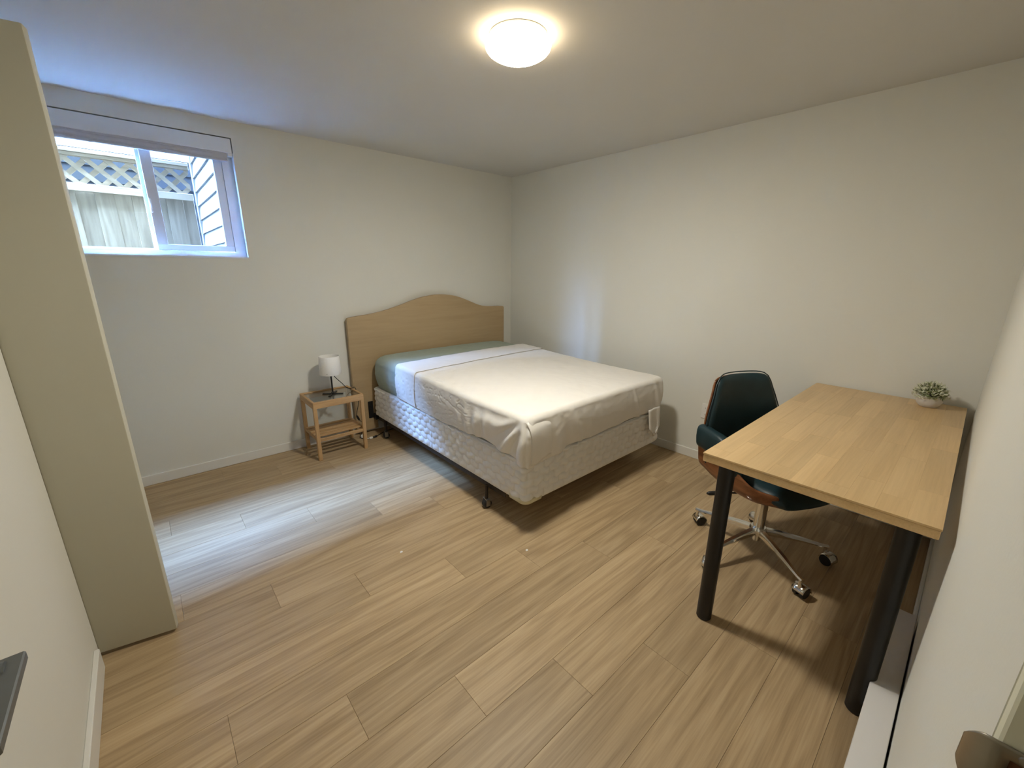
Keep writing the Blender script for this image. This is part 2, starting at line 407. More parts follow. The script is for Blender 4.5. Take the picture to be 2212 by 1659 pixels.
# ------------------------------------------------------------------ outside
struct(box('ground_outside', -34, 10, 0.15, 16, 0.9, 1.10, M_gravel))
FY = 2.60
fence = thing('lattice_fence', 'weathered board fence topped with diagonal lattice outside the window', 'fence', (-3.4, FY, 1.1))
x = -6.30; i = 0
while x < -2.37:
    wd = 0.137
    dy = (0.006, -0.004, 0.010, 0.001)[i % 4]
    o = box('plank', x-0.004, min(x+wd+0.004, -2.362), FY+dy, FY+dy+0.016, 1.08, 2.10, M_fence, None, bev=0.003)
    c = Vector((x+wd/2, FY, 1.1)); o.data.transform(Matrix.Translation(-c)); o.parent = fence; o.location = c - fence.location
    x += wd; i += 1
box('middle_rail', -6.3, -2.362, FY-0.03, FY-0.008, 2.078, 2.148, M_fenceX, fence, bev=0.003)
box('top_rail', -6.3, -2.362, FY-0.03, FY+0.03, 2.386, 2.418, M_fenceX, fence, bev=0.003)
box('top_cap', -6.3, -2.362, FY-0.045, FY+0.045, 2.418, 2.452, M_fenceX, fence, bev=0.003)
box('back_rail', -6.3, -2.362, FY+0.026, FY+0.05, 2.078, 2.148, M_fenceX, fence, bev=0.003)
for px in (-6.3, -4.4):
    box('fence_post', px, px+0.085, FY+0.03, FY+0.115, 1.08, 2.43, M_fence, fence, bev=0.004)
def lattice(sgn, yy):
    z0, z1 = 2.14, 2.39; hgt = z1-z0; sp = 0.125; hw = 0.021*sqrt(2)
    x = -6.2
    while x < -2.0:
        xb, xt = (x, x+sgn*hgt)          # bottom and top centre
        lim = -2.37
        if min(xb, xt)-hw < lim:
            bm = bmesh.new()
            v = [(xb-hw, yy, z0), (xb+hw, yy, z0), (xt+hw, yy, z1), (xt-hw, yy, z1)]
            a = [bm.verts.new(q) for q in v]; b = [bm.verts.new((q[0], q[1]+0.008, q[2])) for q in v]
            bm.faces.new(a); bm.faces.new(b[::-1])
            for q in range(4): bm.faces.new((a[q], a[(q+1) % 4], b[(q+1) % 4], b[q]))
            bmesh.ops.bisect_plane(bm, geom=bm.verts[:]+bm.edges[:]+bm.faces[:], plane_co=(lim, 0, 0), plane_no=(1, 0, 0), clear_outer=True)
            if len(bm.faces) < 3: bm.free(); x += sp*1.25; continue
            c = Vector(((xb+xt)/2, yy, (z0+z1)/2))
            o = obj('lattice_slat', bm, M_fenceX); o.data.transform(Matrix.Translation(-c)); o.parent = fence; o.location = c - fence.location
        x += sp*1.25
lattice(-1, FY-0.002); lattice(1, FY+0.008)

# neighbouring wall beyond the fence; unseen top raised and darkened to trim sky light
nh = thing('neighbour_house', 'tall house wall beyond the lattice fence, pale band above painted-in shade', 'house', (-3, 5.0, 1.1))
box('house_wall', -14.5, 6, 5.02, 5.3, 1.1, 8.4, M_dark_siding, nh)
zz = 1.1; i = 0
while zz < 8.35:
    bm = bmesh.new()
    v = [(-14.5, 5.02, zz), (-14.5, 4.995, zz), (-14.5, 5.012, zz+0.2), (-14.5, 5.02, zz+0.2)]
    a = [bm.verts.new(q) for q in v]; b = [bm.verts.new((6, q[1], q[2])) for q in v]
    bm.faces.new(a); bm.faces.new(b[::-1])
    for q in range(4): bm.faces.new((a[q], a[(q+1) % 4], b[(q+1) % 4], b[q]))
    obj('siding_board', bm, M_siding if 2.75 < zz < 3.6 else (M_shade_siding if zz < 2.75 else M_dark_siding), nh); zz += 0.2; i += 1
box('gutter', -14.5, 6, 4.86, 5.02, 8.35, 8.48, M_dark_siding, nh, bev=0.01)

fh = thing('bounce_wall', 'unseen wall added down the side yard to bounce sky light indoors', 'house', (-30, 6, 1.1))  # added out of view: reflects a pale strip onto the right wall
box('house_wall', -30.4, -30, 0.2, 16, 1.1, 8.0, M_siding, fh)
zz = 1.1
while zz < 7.9:
    box('siding_board', -30, -29.97, 0.2, 16, zz, zz+0.28, M_siding, fh, bev=0.008); zz += 0.3

# return of our own house, right of the window
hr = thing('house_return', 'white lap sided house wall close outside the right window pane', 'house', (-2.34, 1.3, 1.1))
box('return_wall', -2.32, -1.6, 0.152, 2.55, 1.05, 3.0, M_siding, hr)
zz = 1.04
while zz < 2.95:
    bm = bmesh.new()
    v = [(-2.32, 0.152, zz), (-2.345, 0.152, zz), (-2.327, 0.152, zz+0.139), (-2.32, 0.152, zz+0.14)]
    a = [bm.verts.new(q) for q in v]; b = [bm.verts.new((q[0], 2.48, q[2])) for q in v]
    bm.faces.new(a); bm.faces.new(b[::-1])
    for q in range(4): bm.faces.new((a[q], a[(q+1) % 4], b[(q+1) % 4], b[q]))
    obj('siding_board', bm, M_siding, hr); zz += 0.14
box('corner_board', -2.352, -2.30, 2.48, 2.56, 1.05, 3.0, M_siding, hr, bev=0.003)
struct(box('sky_blocker_eave', -20, 6, 0.0, 0.75, 8.5, 8.65, M_blocker))  # unseen eave added on top of the raised wall, narrows the sky
struct(box('sky_blocker', -5.5, 3, 0.152, 0.50, 2.90, 3.02, M_blocker))  # unseen slab added to cut steep sky light at the floor patch
struct(box('sky_blocker_wall', -20, 6, 0.0, 0.15, H+0.012, 8.5, M_dark_siding))  # own upper wall, unseen, made tall to keep sky light off the fence
struct(box('wall_outside_left', -20, FARX-0.101, 0.0, 0.15, 0.9, H+0.012, M_siding))

# ------------------------------------------------------------------ ceiling lamp
LX, LY = -1.700, -1.962
cl = thing('ceiling_light', 'round flush ceiling lamp glowing warm white', 'lamp', (LX, LY, H))
lathe('base_ring', [(0.0, 0), (0.112, 0), (0.116, -0.004), (0.116, -0.016), (0.108, -0.018), (0.0, -0.018)], M_white, cl, n=64, org=(LX, LY, H))
lathe('diffuser_rim', [(0.0, -0.018), (0.116, -0.018), (0.125, -0.022), (0.130, -0.028), (0.1315, -0.036), (0.1285, -0.046), (0.121, -0.055), (0.108, -0.0635), (0.0955, -0.0685), (0.0, -0.0685)], M_lamprim, cl, n=64, org=(LX, LY, H))
lathe('diffuser', [(0.0, -0.069), (0.0955, -0.069), (0.080, -0.0735), (0.060, -0.077), (0.030, -0.0795), (0.0, -0.080)], M_lamp, cl, n=64, org=(LX, LY, H))
hl = thing('hall_light', 'round ceiling lamp in the hallway behind the doorway', 'lamp', (-2.9, -4.4, H))
lathe('diffuser', [(0.0, -0.002), (0.14, -0.002), (0.14, -0.05), (0.10, -0.07), (0.0, -0.08)], M_hall, hl, n=32, org=(-2.9, -4.4, H))

# ------------------------------------------------------------------ bed
BX0, BX1, BY0, BY1 = -1.630, -0.255, -1.978, -0.085
BCX, BCY = (BX0+BX1)/2, (BY0+BY1)/2
bed = thing('bed_frame', 'dark steel bed frame on casters with blond arched wooden headboard', 'bed frame', (BCX, BCY, 0))
# headboard outline: x, z of the top edge
top = [(-1.79, 1.005), (-1.70, 1.012), (-1.60, 1.022), (-1.50, 1.037), (-1.40, 1.060), (-1.30, 1.088), (-1.20, 1.118), (-1.10, 1.143), (-1.0, 1.157), (-0.93, 1.161),
       (-0.84, 1.157), (-0.74, 1.140), (-0.64, 1.108), (-0.54, 1.070), (-0.47, 1.046), (-0.40, 1.031), (-0.33, 1.024), (-0.25, 1.023), (-0.15, 1.023)]
tp = [Vector((a, 0, b)) for a, b in top]
tp = spline(tp, 4)
pts = [(-1.79, 0.03), (-1.79, 0.985), (-1.782, 1.0)] + [(p.x, p.z) for p in tp[2:-2]] + [(-0.156, 1.018), (-0.148, 1.008), (-0.148, 0.03), (-0.26, 0.03), (-0.26, 0.30), (-1.60, 0.30), (-1.60, 0.03)]
bm = bmesh.new()
f = bm.faces.new([bm.verts.new((a, -0.062, b)) for a, b in pts])
r = bmesh.ops.extrude_face_region(bm, geom=[f])
bmesh.ops.translate(bm, verts=[v for v in r['geom'] if isinstance(v, bmesh.types.BMVert)], vec=(0, 0.036, 0))
es = [e for e in bm.edges if abs(e.verts[0].co.y-e.verts[1].co.y) < 1e-6]
bmesh.ops.bevel(bm, geom=es, offset=0.004, segments=2, affect='EDGES', profile=0.5)
hb = obj('headboard', bm, M_head, bed, auto=40); hb['label'] = 'blond wooden headboard with an arched top'
def angle_rail(name, pts_box):
    bm = bmesh.new()
    for b in pts_box: bm_box(bm, *b)
    return obj(name, bm, M_brown, bed)
angle_rail('side_rail', [(BX0+0.012, BX0+0.016, -1.80, -0.11, 0.125, 0.170), (BX0+0.012, BX0+0.055, -1.80, -0.11, 0.152, 0.156)])
angle_rail('side_rail', [(BX1-0.016, BX1-0.012, -1.80, -0.11, 0.125, 0.170), (BX1-0.055, BX1-0.012, -1.80, -0.11, 0.152, 0.156)])
angle_rail('cross_rail', [(BX0+0.02, BX1-0.02, -1.66, -1.63, 0.146, 0.151), (BX0+0.02, BX1-0.02, -1.66, -1.655, 0.116, 0.146)])
angle_rail('cross_rail', [(BX0+0.02, BX1-0.02, -0.29, -0.26, 0.146, 0.151), (BX0+0.02, BX1-0.02, -0.265, -0.26, 0.116, 0.146)])
def bed_leg(cx, cy):
    lg = tube('leg', [(cx, cy, 0.150), (cx, cy, 0.058)], 0.010, M_brown, bed)
    ca = lathe('caster_wheel', [(0.0, -0.020), (0.020, -0.020), (0.026, -0.015), (0.027, 0.0), (0.026, 0.015), (0.020, 0.020), (0.0, 0.020)], M_rubber, lg, axis=(0.2, 1, 0), org=(cx, cy, 0.027), n=24)
    q = Vector((0.2, 1, 0)).normalized(); m = Matrix.Translation((cx, cy, 0.0)) @ Matrix.Rotation(atan2(q.y, q.x), 4, 'Z')
    bm = bmesh.new()
    bm_box(bm, -0.026, 0.026, -0.013, 0.013, 0.055, 0.060, 0.001, mtx=m)
    for sx in (-0.026, 0.023): bm_box(bm, sx, sx+0.003, -0.013, 0.013, 0.018, 0.058, mtx=m)
    obj('caster_fork', bm, M_steel, lg)
for cx, cy in ((BX0-0.005, -1.65), (BX0+0.005, -0.262), (BX1-0.02, -1.65), (BX1-0.02, -0.262)):
    bed_leg(cx, cy)
bm = bmesh.new()
bm_box(bm, -1.680, -1.637, -0.070, -0.0635, 0.135, 0.285, 0.002)
for zz in (0.245, 0.258, 0.271): bm_box(bm, -1.668, -1.648, -0.0715, -0.070, zz, zz+0.005)
bm_box(bm, -1.640, -1.615, -0.115, -0.065, 0.125, 0.172, 0.001)
obj('headboard_bracket', bm, M_black, bed)
bm = bmesh.new()
bm_box(bm, BX1-0.03, BX1+0.01, -0.070, -0.0635, 0.135, 0.285, 0.002); bm_box(bm, BX1-0.02, BX1, -0.115, -0.065, 0.125, 0.172, 0.001)
obj('headboard_bracket', bm, M_black, bed)

def rrect(hx, hy, R, n):
    """n points round a rounded rectangle, starting at the middle of the -x side, going towards -y; returns pos, normal, arclength"""
    R = min(R, hx*0.999, hy*0.999)
    segs = [((-hx, 0), (-hx, -(hy-R)), None), None]
    path = []
    L1, L2, A = 2*(hy-R), 2*(hx-R), pi*R/2
    tot = 2*(L1+L2)+4*A
    out = []
    for i in range(n):
        s = tot*i/n
        q = s
        if q < L1/2: p = (-hx, -q); nn = (-1, 0)
        else:
            q -= L1/2
            done = False
            corners = [(-hx+R, -hy+R, pi), (hx-R, -hy+R, 1.5*pi), (hx-R, hy-R, 0.0), (-hx+R, hy-R, 0.5*pi)]
            sides = [((-hx+R, -hy), (1, 0), L2), ((hx, -hy+R), (0, 1), L1), ((hx-R, hy), (-1, 0), L2), ((-hx, hy-R), (0, -1), L1/2+1)]
            for (cx, cy, a0), (st, dr, ln) in zip(corners, sides):
                if q < A:
                    a = a0 + q/R; p = (cx+R*cos(a), cy+R*sin(a)); nn = (cos(a), sin(a)); done = True; break
                q -= A
                if q < ln:
                    p = (st[0]+dr[0]*q, st[1]+dr[1]*q); nn = (dr[1], -dr[0]); done = True; break
                q -= ln
        out.append((p, nn, s))
    return out, tot

def quilt(s, z):
    """raised scallops in staggered rows"""
    rh, cw = 0.043, 0.082
    z2 = z + 0.005*sin(s*2*pi/cw)
    j = math.floor(z2/rh); wv = z2/rh - j
    u = s/cw + 0.5*(j % 2); u = u - math.floor(u) - 0.5
    prof = max(0.0, 1-(2*u)**2)**0.5 * (sin(pi*min(1, wv*0.85+0.12)))**0.6
    return 0.0145*prof

# box spring with quilted sides
bsx = thing('box_spring', 'white quilted box spring lying on the dark bed frame', 'box spring', (BCX, BCY, 0.157))
n = 1500; hx, hy = (BX1-BX0)/2-0.006, (BY1-BY0)/2-0.006
ring, tot = rrect(hx, hy, 0.035, n)
zs = [0.158 + (0.415-0.158)*k/64 for k in range(65)]
verts, faces = [], []
for k, z in enumerate(zs):
    e = min(k, 64-k)/64
    inset = 0.012*max(0, 1-e*14)**2
    for (px, py), (nx, ny), s in ring:
        q = quilt(s, z)*smooth01(0, 0.05, e) + 0.004*noise.noise(Vector((s*1.3, z*4, 3.1)))
        cornerf = 1.0
        verts.append((BCX+px+nx*(q-inset), BCY+py+ny*(q-inset), z))
for k in range(64):
    for i in range(n):
        j = (i+1) % n
        faces.append((k*n+i, k*n+j, (k+1)*n+j, (k+1)*n+i))
faces.append(list(range(n))[::-1]); faces.append([64*n+i for i in range(n)])
qs = pyobj('quilted_cover', verts, faces, M_tick, bsx)
for k in (-1, -2): qs.data.polygons[k].use_smooth = False
def piping(name, z, off, r, mat):
    rg, _ = rrect(hx+off, hy+off, 0.035, 160)
    pts = [(BCX+p[0], BCY+p[1], z) for p, _, _ in rg]; pts.append(pts[0])
    tube(name, pts, r, mat, bsx, n=6)
piping('lower_piping', 0.162, -0.006, 0.005, M_tick)
piping('upper_piping', 0.412, -0.006, 0.005, M_tick)
# yellowed corner guard under the near corner
verts, faces = [], []
A = [pi + (pi/2)*t/10 for t in range(11)]
prof = [(0.006, 0.186), (0.011, 0.178), (0.010, 0.163), (0.004, 0.156), (-0.055, 0.1545)]
path = [(-hx, -hy+0.115, -1, 0)] + [(-hx+0.035+0.035*cos(a), -hy+0.035+0.035*sin(a), cos(a), sin(a)) for a in A] + [(-hx+0.115, -hy, 0, -1)]
for px, py, nx, ny in path:
    for o_, z in prof: verts.append((BCX+px+nx*o_, BCY+py+ny*o_, z))
m_ = len(prof)
for i in range(len(path)-1):
    for k in range(m_-1):
        faces.append((i*m_+k, (i+1)*m_+k, (i+1)*m_+k+1, i*m_+k+1))
g = pyobj('corner_guard', verts, faces, M_plast, bsx); g['label'] = 'yellowed plastic corner guard'
sm = g.modifiers.new('solid', 'SOLIDIFY'); sm.thickness = 0.002

# mattress / sheets: rings running from the hem up the side, over a soft edge and across the top
def crown(x, y):
    """height of the mattress top: fuller towards the head"""
    t = (y-BY0)/(BY1-BY0)
    dx = (x-BCX)/((BX1-BX0)/2)
    c = 0.646 + 0.040*smooth01(0.15, 1.0, t) + 0.006*(1-dx*dx)
    return c

def shell(off, hemf, wrinkle, n=720, R=0.050, re=0.032, nside=26, nedge=10, ntop=34, bulge=0.010):
    hx, hy = (BX1-BX0)/2-0.004, (BY1-BY0)/2-0.004
    base, tot = rrect(hx+off, hy+off, R, n)
    V, F = [], []
    rings = []
    for k in range(nside): rings.append(('s', k/(nside-1)))
    for k in range(1, nedge+1): rings.append(('e', k/nedge))
    for k in range(1, ntop+1): rings.append(('t', k/ntop))
    dmax = hx+off
    cache = {}
    for kind, t in rings:
        if kind == 's': d = 0.0
        elif kind == 'e': d = re*(1-cos(t*pi/2))
        else: d = re + (dmax-re)*t
        d = min(d, hx+off)
        for i in range(n):
            # keep the same index on the same spoke by blending towards the centre line
            (bx, by), (nx, ny), s = base[i]
            if d > 0:
                kx = (hx+off-d)/(hx+off); ky = (hy+off-d)/(hy+off)
                px, py = bx*kx, by*ky
            else: px, py = bx, by
            X, Y = BCX+px, BCY+py
            zt = crown(X, Y) + off
            if kind == 's':
                z0 = hemf(s, X, Y); z = z0 + (zt-re-z0)*t
                bl = bulge*sin(pi*t)
                X += nx*bl; Y += ny*bl
            elif kind == 'e':
                z = zt - re*(1-sin(t*pi/2))
            else: z = zt
            w_ = wrinkle(s, kind, t, X, Y, z)
            if kind == 's': X += nx*w_; Y += ny*w_
            elif kind == 'e': X += nx*w_*(1-t); Y += ny*w_*(1-t); z += w_*t
            else: z += w_
            V.append((X, Y, z))
    nr = len(rings)
    for k in range(nr-1):
        for i in range(n):
            j = (i+1) % n
            F.append((k*n+i, k*n+j, (k+1)*n+j, (k+1)*n+i))
    return V, F, base, tot

def cut(name, V, F, mat, parent, planes, thick=0.0):
    me = bpy.data.meshes.new(name); me.from_pydata(V, [], F); me.update()
    bm = bmesh.new(); bm.from_mesh(me); bpy.data.meshes.remove(me)
    for co, no in planes:
        g = bm.verts[:]+bm.edges[:]+bm.faces[:]
        bmesh.ops.bisect_plane(bm, geom=g, plane_co=co, plane_no=no, clear_outer=True, dist=1e-6)
    bmesh.ops.remove_doubles(bm, verts=bm.verts[:], dist=1e-5)
    o = obj(name, bm, mat, parent, smooth=True)
    if thick:
        sm = o.modifiers.new('solid', 'SOLIDIFY'); sm.thickness = thick; sm.offset = 1
    return o

def ns(x, y, z, sc): return noise.noise(Vector((x*sc, y*sc, z*sc)))

mt = thing('mattress', 'mattress in a sage green fitted sheet on the box spring', 'mattress', (BCX, BCY, 0.42))
def w_green(s, kind, t, x, y, z):
    v = 0.0025*ns(x, y*3, z, 7) + 0.0015*ns(x*2.5, y, z*2.5, 22)
    if kind == 's': v += 0.0045*sin(s*55+3*ns(x, y, z, 3))*(1-t)*smooth01(0.0, 0.3, t)
    if kind == 's': v -= 0.018*(1-t)**3
    return v
V, F, base, tot = shell(0.0, lambda s, x, y: 0.417, w_green, R=0.085, re=0.072, nedge=16)
cut('fitted_sheet', V, F, M_green, mt, [])

# white flat sheet over the foot three quarters
sh = thing('flat_sheet', 'creased white flat sheet spread over the foot end of the mattress', 'sheet', (BCX, BCY, 0.66))
def hem_white(s, x, y):
    z = 0.418 - 0.006*sin(s*9) + 0.010*ns(x, y, 0.3, 6)
    if y < BY0+0.06:                       # foot side: dips near both corners, rises between
        u = (x-BX0)/(BX1-BX0)
        z += 0.006 - 0.040*math.exp(-((u-0.10)/0.16)**2) - 0.012*math.exp(-((u-0.93)/0.06)**2)
    elif x < BX0+0.06:
        t = (y-BY0)/(BY1-BY0)
        z += 0.010*smooth01(0.45, 0.05, t) - 0.014*math.exp(-((t-0.02)/0.05)**2)
    return z
def w_white(s, kind, t, x, y, z):
    v = 0.0020*ns(x, y, z, 6) + 0.0012*ns(x*1.5, y*1.5, z*2, 17)
    if kind == 't' or kind == 'e':
        v += 0.0022*ns(x*0.8+y*0.6, (y-x)*5, 0.0, 3.5)
    if kind == 's' or kind == 'e':
        tt = t if kind == 's' else 1.0
        lat = y-BY0
        if x < BCX and lat > 0.0:          # long side: gathers near the corner, fine slanting creases beyond
            dep = max(0.0, 0.645-z); rr = sqrt(lat*lat+dep*dep)
            an = atan2(lat, dep+0.01)
            v += 0.0125*sin(11*an+0.6+1.2*ns(x, y, z, 6))*smooth01(0.03, 0.16, rr)*smooth01(0.62, 0.28, rr)*smooth01(0.0, 0.09, dep)
            g = smooth01(0.20, 0.36, lat)*smooth01(0.72, 0.45, lat)
            v += 0.0075*g*sin(lat*62+dep*9+1.5*ns(x, y, z, 7))*smooth01(0.01, 0.14, dep)
            cr = abs(ns(x*0.3, y*2.2+z*1.1, z*7.0, 4.2))
            v -= 0.0055*max(0, 0.07-cr)/0.07*smooth01(0.35, 0.6, lat)*smooth01(0.0, 0.05, dep)
        v = max(v, -0.0045)
        if lat < 0.02:                     # foot side: a few broad hanging folds
            u = (x-BX0)/(BX1-BX0)
            for c_, a_, s_ in ((0.16, 0.010, 0.022), (0.22, -0.006, 0.02), (0.29, 0.009, 0.020), (0.36, 0.004, 0.02), (0.74, 0.008, 0.012), (0.93, 0.009, 0.014), (0.97, -0.008, 0.012)):
                v += 1.5*a_*math.exp(-((u-c_-0.05*(1-tt)+0.03)/s_)**2)*(0.35+0.65*(1-tt))
        # tuck fold standing out at the near corner
        sc = (y-BY0) if x < BX0+0.09 else 9
        v += 0.0
    return v
V, F, base, tot = shell(0.007, hem_white, w_white, n=1100, nside=40)
# near corner pleat: pull the cloth into a crisp overlapping fold
V2 = []
for (x, y, z) in V:
    if x < BX0+0.15 and y < BY0+0.15 and z < 0.645:
        a = atan2(y-(BY0+0.05), x-(BX0+0.05))   # -pi .. -pi/2 round the corner
        r_ = sqrt((x-BX0-0.05)**2+(y-BY0-0.05)**2)
        if -pi < a < -pi/2+0.35:
            f_ = (a+pi)/(pi/2)
            k_ = smooth01(0.645, 0.56, z)
            step = 0.013*smooth01(0.50, 0.60, f_)*smooth01(1.25, 0.75, f_) + 0.008*math.exp(-((f_-0.30)/0.12)**2) - 0.006*math.exp(-((f_-0.47)/0.06)**2)
            # square the corner out a little so that it reads as a fold
            sq = 0.016*math.exp(-((f_-0.52)/0.30)**2)
            d_ = (step+sq)*k_
            x += cos(a)*d_; y += sin(a)*d_
    V2.append((x, y, z))
cut_n = Vector((-0.045, 1, 0)).normalized()
cut('sheet_cloth', V2, F, M_sheet, sh, [((BCX, -0.530, 0.5), cut_n)], thick=0.0015)
def w_fold(s, kind, t, x, y, z):
    return w_white(s, kind, t, x, y, z) + 0.0015*ns(x*2, y*6, z, 5)
def hem_fold(s, x, y): return hem_white(s, x, y)+0.004
V, F, base, tot = shell(0.0125, hem_fold, w_fold, n=900, nside=30)
fb = cut('turned_down_hem', V, F, M_sheet, sh, [((BCX, -0.520, 0.5), cut_n), ((BCX, -0.795, 0.5), -Vector((-0.06, 1, 0)).normalized())], thick=0.002)
# pleat: flap of the foot side folded round over the gathered long side, free edge at the near corner
V, F = [], []
nu, nv = 22, 16
for j in range(nv+1):
    for i in range(nu+1):
        u, v = i/nu, j/nv
        x = BX0 + 0.004 + 0.012*v + 0.20*u
        ztop = 0.632 - 0.004*u
        zbot = 0.398 - 0.010*sin(u*7) + 0.012*u
        z = ztop + (zbot-ztop)*v
        lift = (1-u)**2.2
        y = BY0 - 0.0045 - 0.010*sin(pi*(1-v)) - 0.006*min(1, v*6) - 0.012*lift*smooth01(0.0, 0.25, v) + 0.012*smooth01(0.75, 1.0, u)
        y -= 0.006*math.exp(-((u-0.45-0.15*v)/0.10)**2)*v
        y += 0.010*smooth01(0.12, 0.0, v)
        V.append((x, y, z))
for j in range(nv):
    for i in range(nu):
        a = j*(nu+1)+i
        F.append((a, a+1, a+nu+2, a+nu+1))
pf = pyobj('corner_pleat', V, F, M_sheet, sh); sm = pf.modifiers.new('solid', 'SOLIDIFY'); sm.thickness = 0.003; sm.offset = 0
# loose tail of the sheet hanging at the far foot corner
bm = bmesh.new()
grid = []
for i in range(9):
    row = []
    for j in range(13):
        u, v = i/8, j/12
        x0 = -0.475+0.02*v; x1 = -0.325-0.005*v
        tip = smooth01(0.75, 1.0, v)
        x = x0 + (x1-x0)*u; x = x + (-0.395-x)*tip*0.75
        zb = 0.238 + 0.050*abs(u-0.45)
        z = 0.45 + (zb-0.45)*v
        yy = BY0-0.021 - 0.010*sin(u*pi*2.2+0.4)*(0.4+0.6*v) - 0.012*v
        row.append(bm.verts.new((x, yy, z)))
    grid.append(row)
for i in range(8):
    for j in range(12):
        bm.faces.new((grid[i][j], grid[i+1][j], grid[i+1][j+1], grid[i][j+1]))
tl = obj('hanging_tail', bm, M_sheet, sh, smooth=True); sm = tl.modifiers.new('solid', 'SOLIDIFY'); sm.thickness = 0.003

# ------------------------------------------------------------------ nightstand
NX0, NX1, NY0, NY1, NZ = -2.197, -1.826, -0.362, -0.040, 0.453
ns_ = thing('nightstand', 'small light wood bedside table with glass top and slatted shelf', 'nightstand', (NX0, NY0, 0))
lw = 0.026
for lx in (NX0, NX1-lw):
    for ly in (NY0, NY1-lw):
        box('leg', lx, lx+lw, ly, ly+lw, 0.0, NZ-0.002, M_pineZ, ns_, bev=0.003)
for ya in (NY0-0.001, NY1-0.017):
    box('top_rail', NX0+0.001, NX1-0.001, ya, ya+0.018, NZ-0.048, NZ, M_pine, ns_, bev=0.002)
for xa in (NX0-0.001, NX1-0.017):
    box('top_rail', xa, xa+0.018, NY0+0.017, NY1-0.017, NZ-0.048, NZ, M_pineY, ns_, bev=0.002)
gt = box('glass_top', NX0+0.017, NX1-0.017, NY0+0.017, NY1-0.017, NZ-0.012, NZ-0.007, M_topglass, ns_)
gt['label'] = 'clear glass top panel'
for xa in (NX0+0.004, NX1-0.022):
    box('shelf_rail', xa, xa+0.018, NY0+0.02, NY1-0.02, 0.150, 0.172, M_pineY, ns_, bev=0.002)
box('shelf_rail', NX0+0.02, NX1-0.02, NY0+0.004, NY0+0.020, 0.146, 0.170, M_pine, ns_, bev=0.002)
for k in range(5):
    y = NY0+0.042+k*0.054
    box('slat', NX0+0.006, NX1-0.006, y, y+0.034, 0.1722, 0.1822, M_pine, ns_, bev=0.002)
lathe('maker_mark', [(0.0, 0), (0.005, 0), (0.005, 0.0006), (0.0, 0.0006)], M_pineY, ns_, n=12, axis=(0, -1, 0), org=(-2.02, NY0-0.001, NZ-0.024))

# table lamp
TLX, TLY = -1.998, -0.195
GZ = NZ-0.007
tlamp = thing('table_lamp', 'small black cross foot lamp with white drum shade', 'lamp', (TLX, TLY, GZ))
bm = bmesh.new()
for a in (radians(-35), radians(52)):
    mt_ = Matrix.Translation((TLX, TLY, 0)) @ Matrix.Rotation(a, 4, 'Z')
    bm_box(bm, -0.076, 0.076, -0.0085, 0.0085, GZ, GZ+0.007, 0.001, mtx=mt_)
bm_lathe(bm, [(0.0, 0.005), (0.012, 0.005), (0.012, 0.014), (0.008, 0.02), (0.0, 0.02)], 16, Vector((0, 0, 1)), Vector((TLX, TLY, GZ)))
obj('cross_foot', bm, M_black, tlamp)
tube('stem', [(TLX, TLY, GZ+0.01), (TLX, TLY, GZ+0.20)], 0.0062, M_black, tlamp)
lathe('socket', [(0.0, 0.16), (0.013, 0.16), (0.016, 0.17), (0.016, 0.225), (0.0, 0.225)], M_black, tlamp, n=20, org=(TLX, TLY, GZ))
sz = GZ+0.160
shd = lathe('shade', [(0.0770, 0.0), (0.0785, 0.002), (0.0720, 0.138), (0.0705, 0.14), (0.0695, 0.138), (0.0755, 0.003)], M_shade, tlamp, n=64, org=(TLX, TLY, sz))
tube('shade_spider', [(TLX-0.068, TLY, sz+0.055), (TLX, TLY, sz+0.05), (TLX+0.068, TLY, sz+0.055)], 0.0015, M_white, tlamp, n=6)
for a in (-2.2, -0.25):
    rr = 0.0775
    lathe('rivet', [(0.0, 0.0), (0.003, 0.0), (0.003, 0.002), (0.0, 0.0025)], M_steel, tlamp, n=10, axis=(cos(a), sin(a), 0), org=(TLX+rr*cos(a), TLY+rr*sin(a), sz+0.016))
cord = tube('cord', spline([(TLX+0.008, TLY, sz+0.012), (TLX+0.03, TLY, sz-0.03), (TLX+0.075, TLY, sz-0.085), (TLX+0.115, TLY+0.01, NZ+0.020), (TLX+0.165, TLY+0.03, NZ+0.006),
     (-1.812, TLY+0.05, NZ+0.004), (-1.792, -0.125, NZ-0.03), (-1.780, -0.12, 0.32), (-1.800, -0.12, 0.235), (-1.806, -0.12, 0.205)]), 0.0028, M_black, tlamp, n=8)
sw = bmesh.new()
bm_tube(sw, [(-1.806, -0.12, 0.207), (-1.803, -0.12, 0.198), (-1.795, -0.12, 0.180), (-1.788, -0.12, 0.163), (-1.785, -0.12, 0.156)], [0.003, 0.008, 0.0095, 0.008, 0.003], 10)
obj('cord_switch', sw, M_black, tlamp, smooth=True)
tube('cord_lower', spline([(-1.785, -0.12, 0.157), (-1.766, -0.12, 0.135), (-1.762, -0.12, 0.105), (-1.775, -0.125, 0.05), (-1.797, -0.13, 0.012), (-1.785, -0.16, 0.004), (-1.778, -0.155, 0.004)]), 0.0028, M_black, tlamp, n=8)

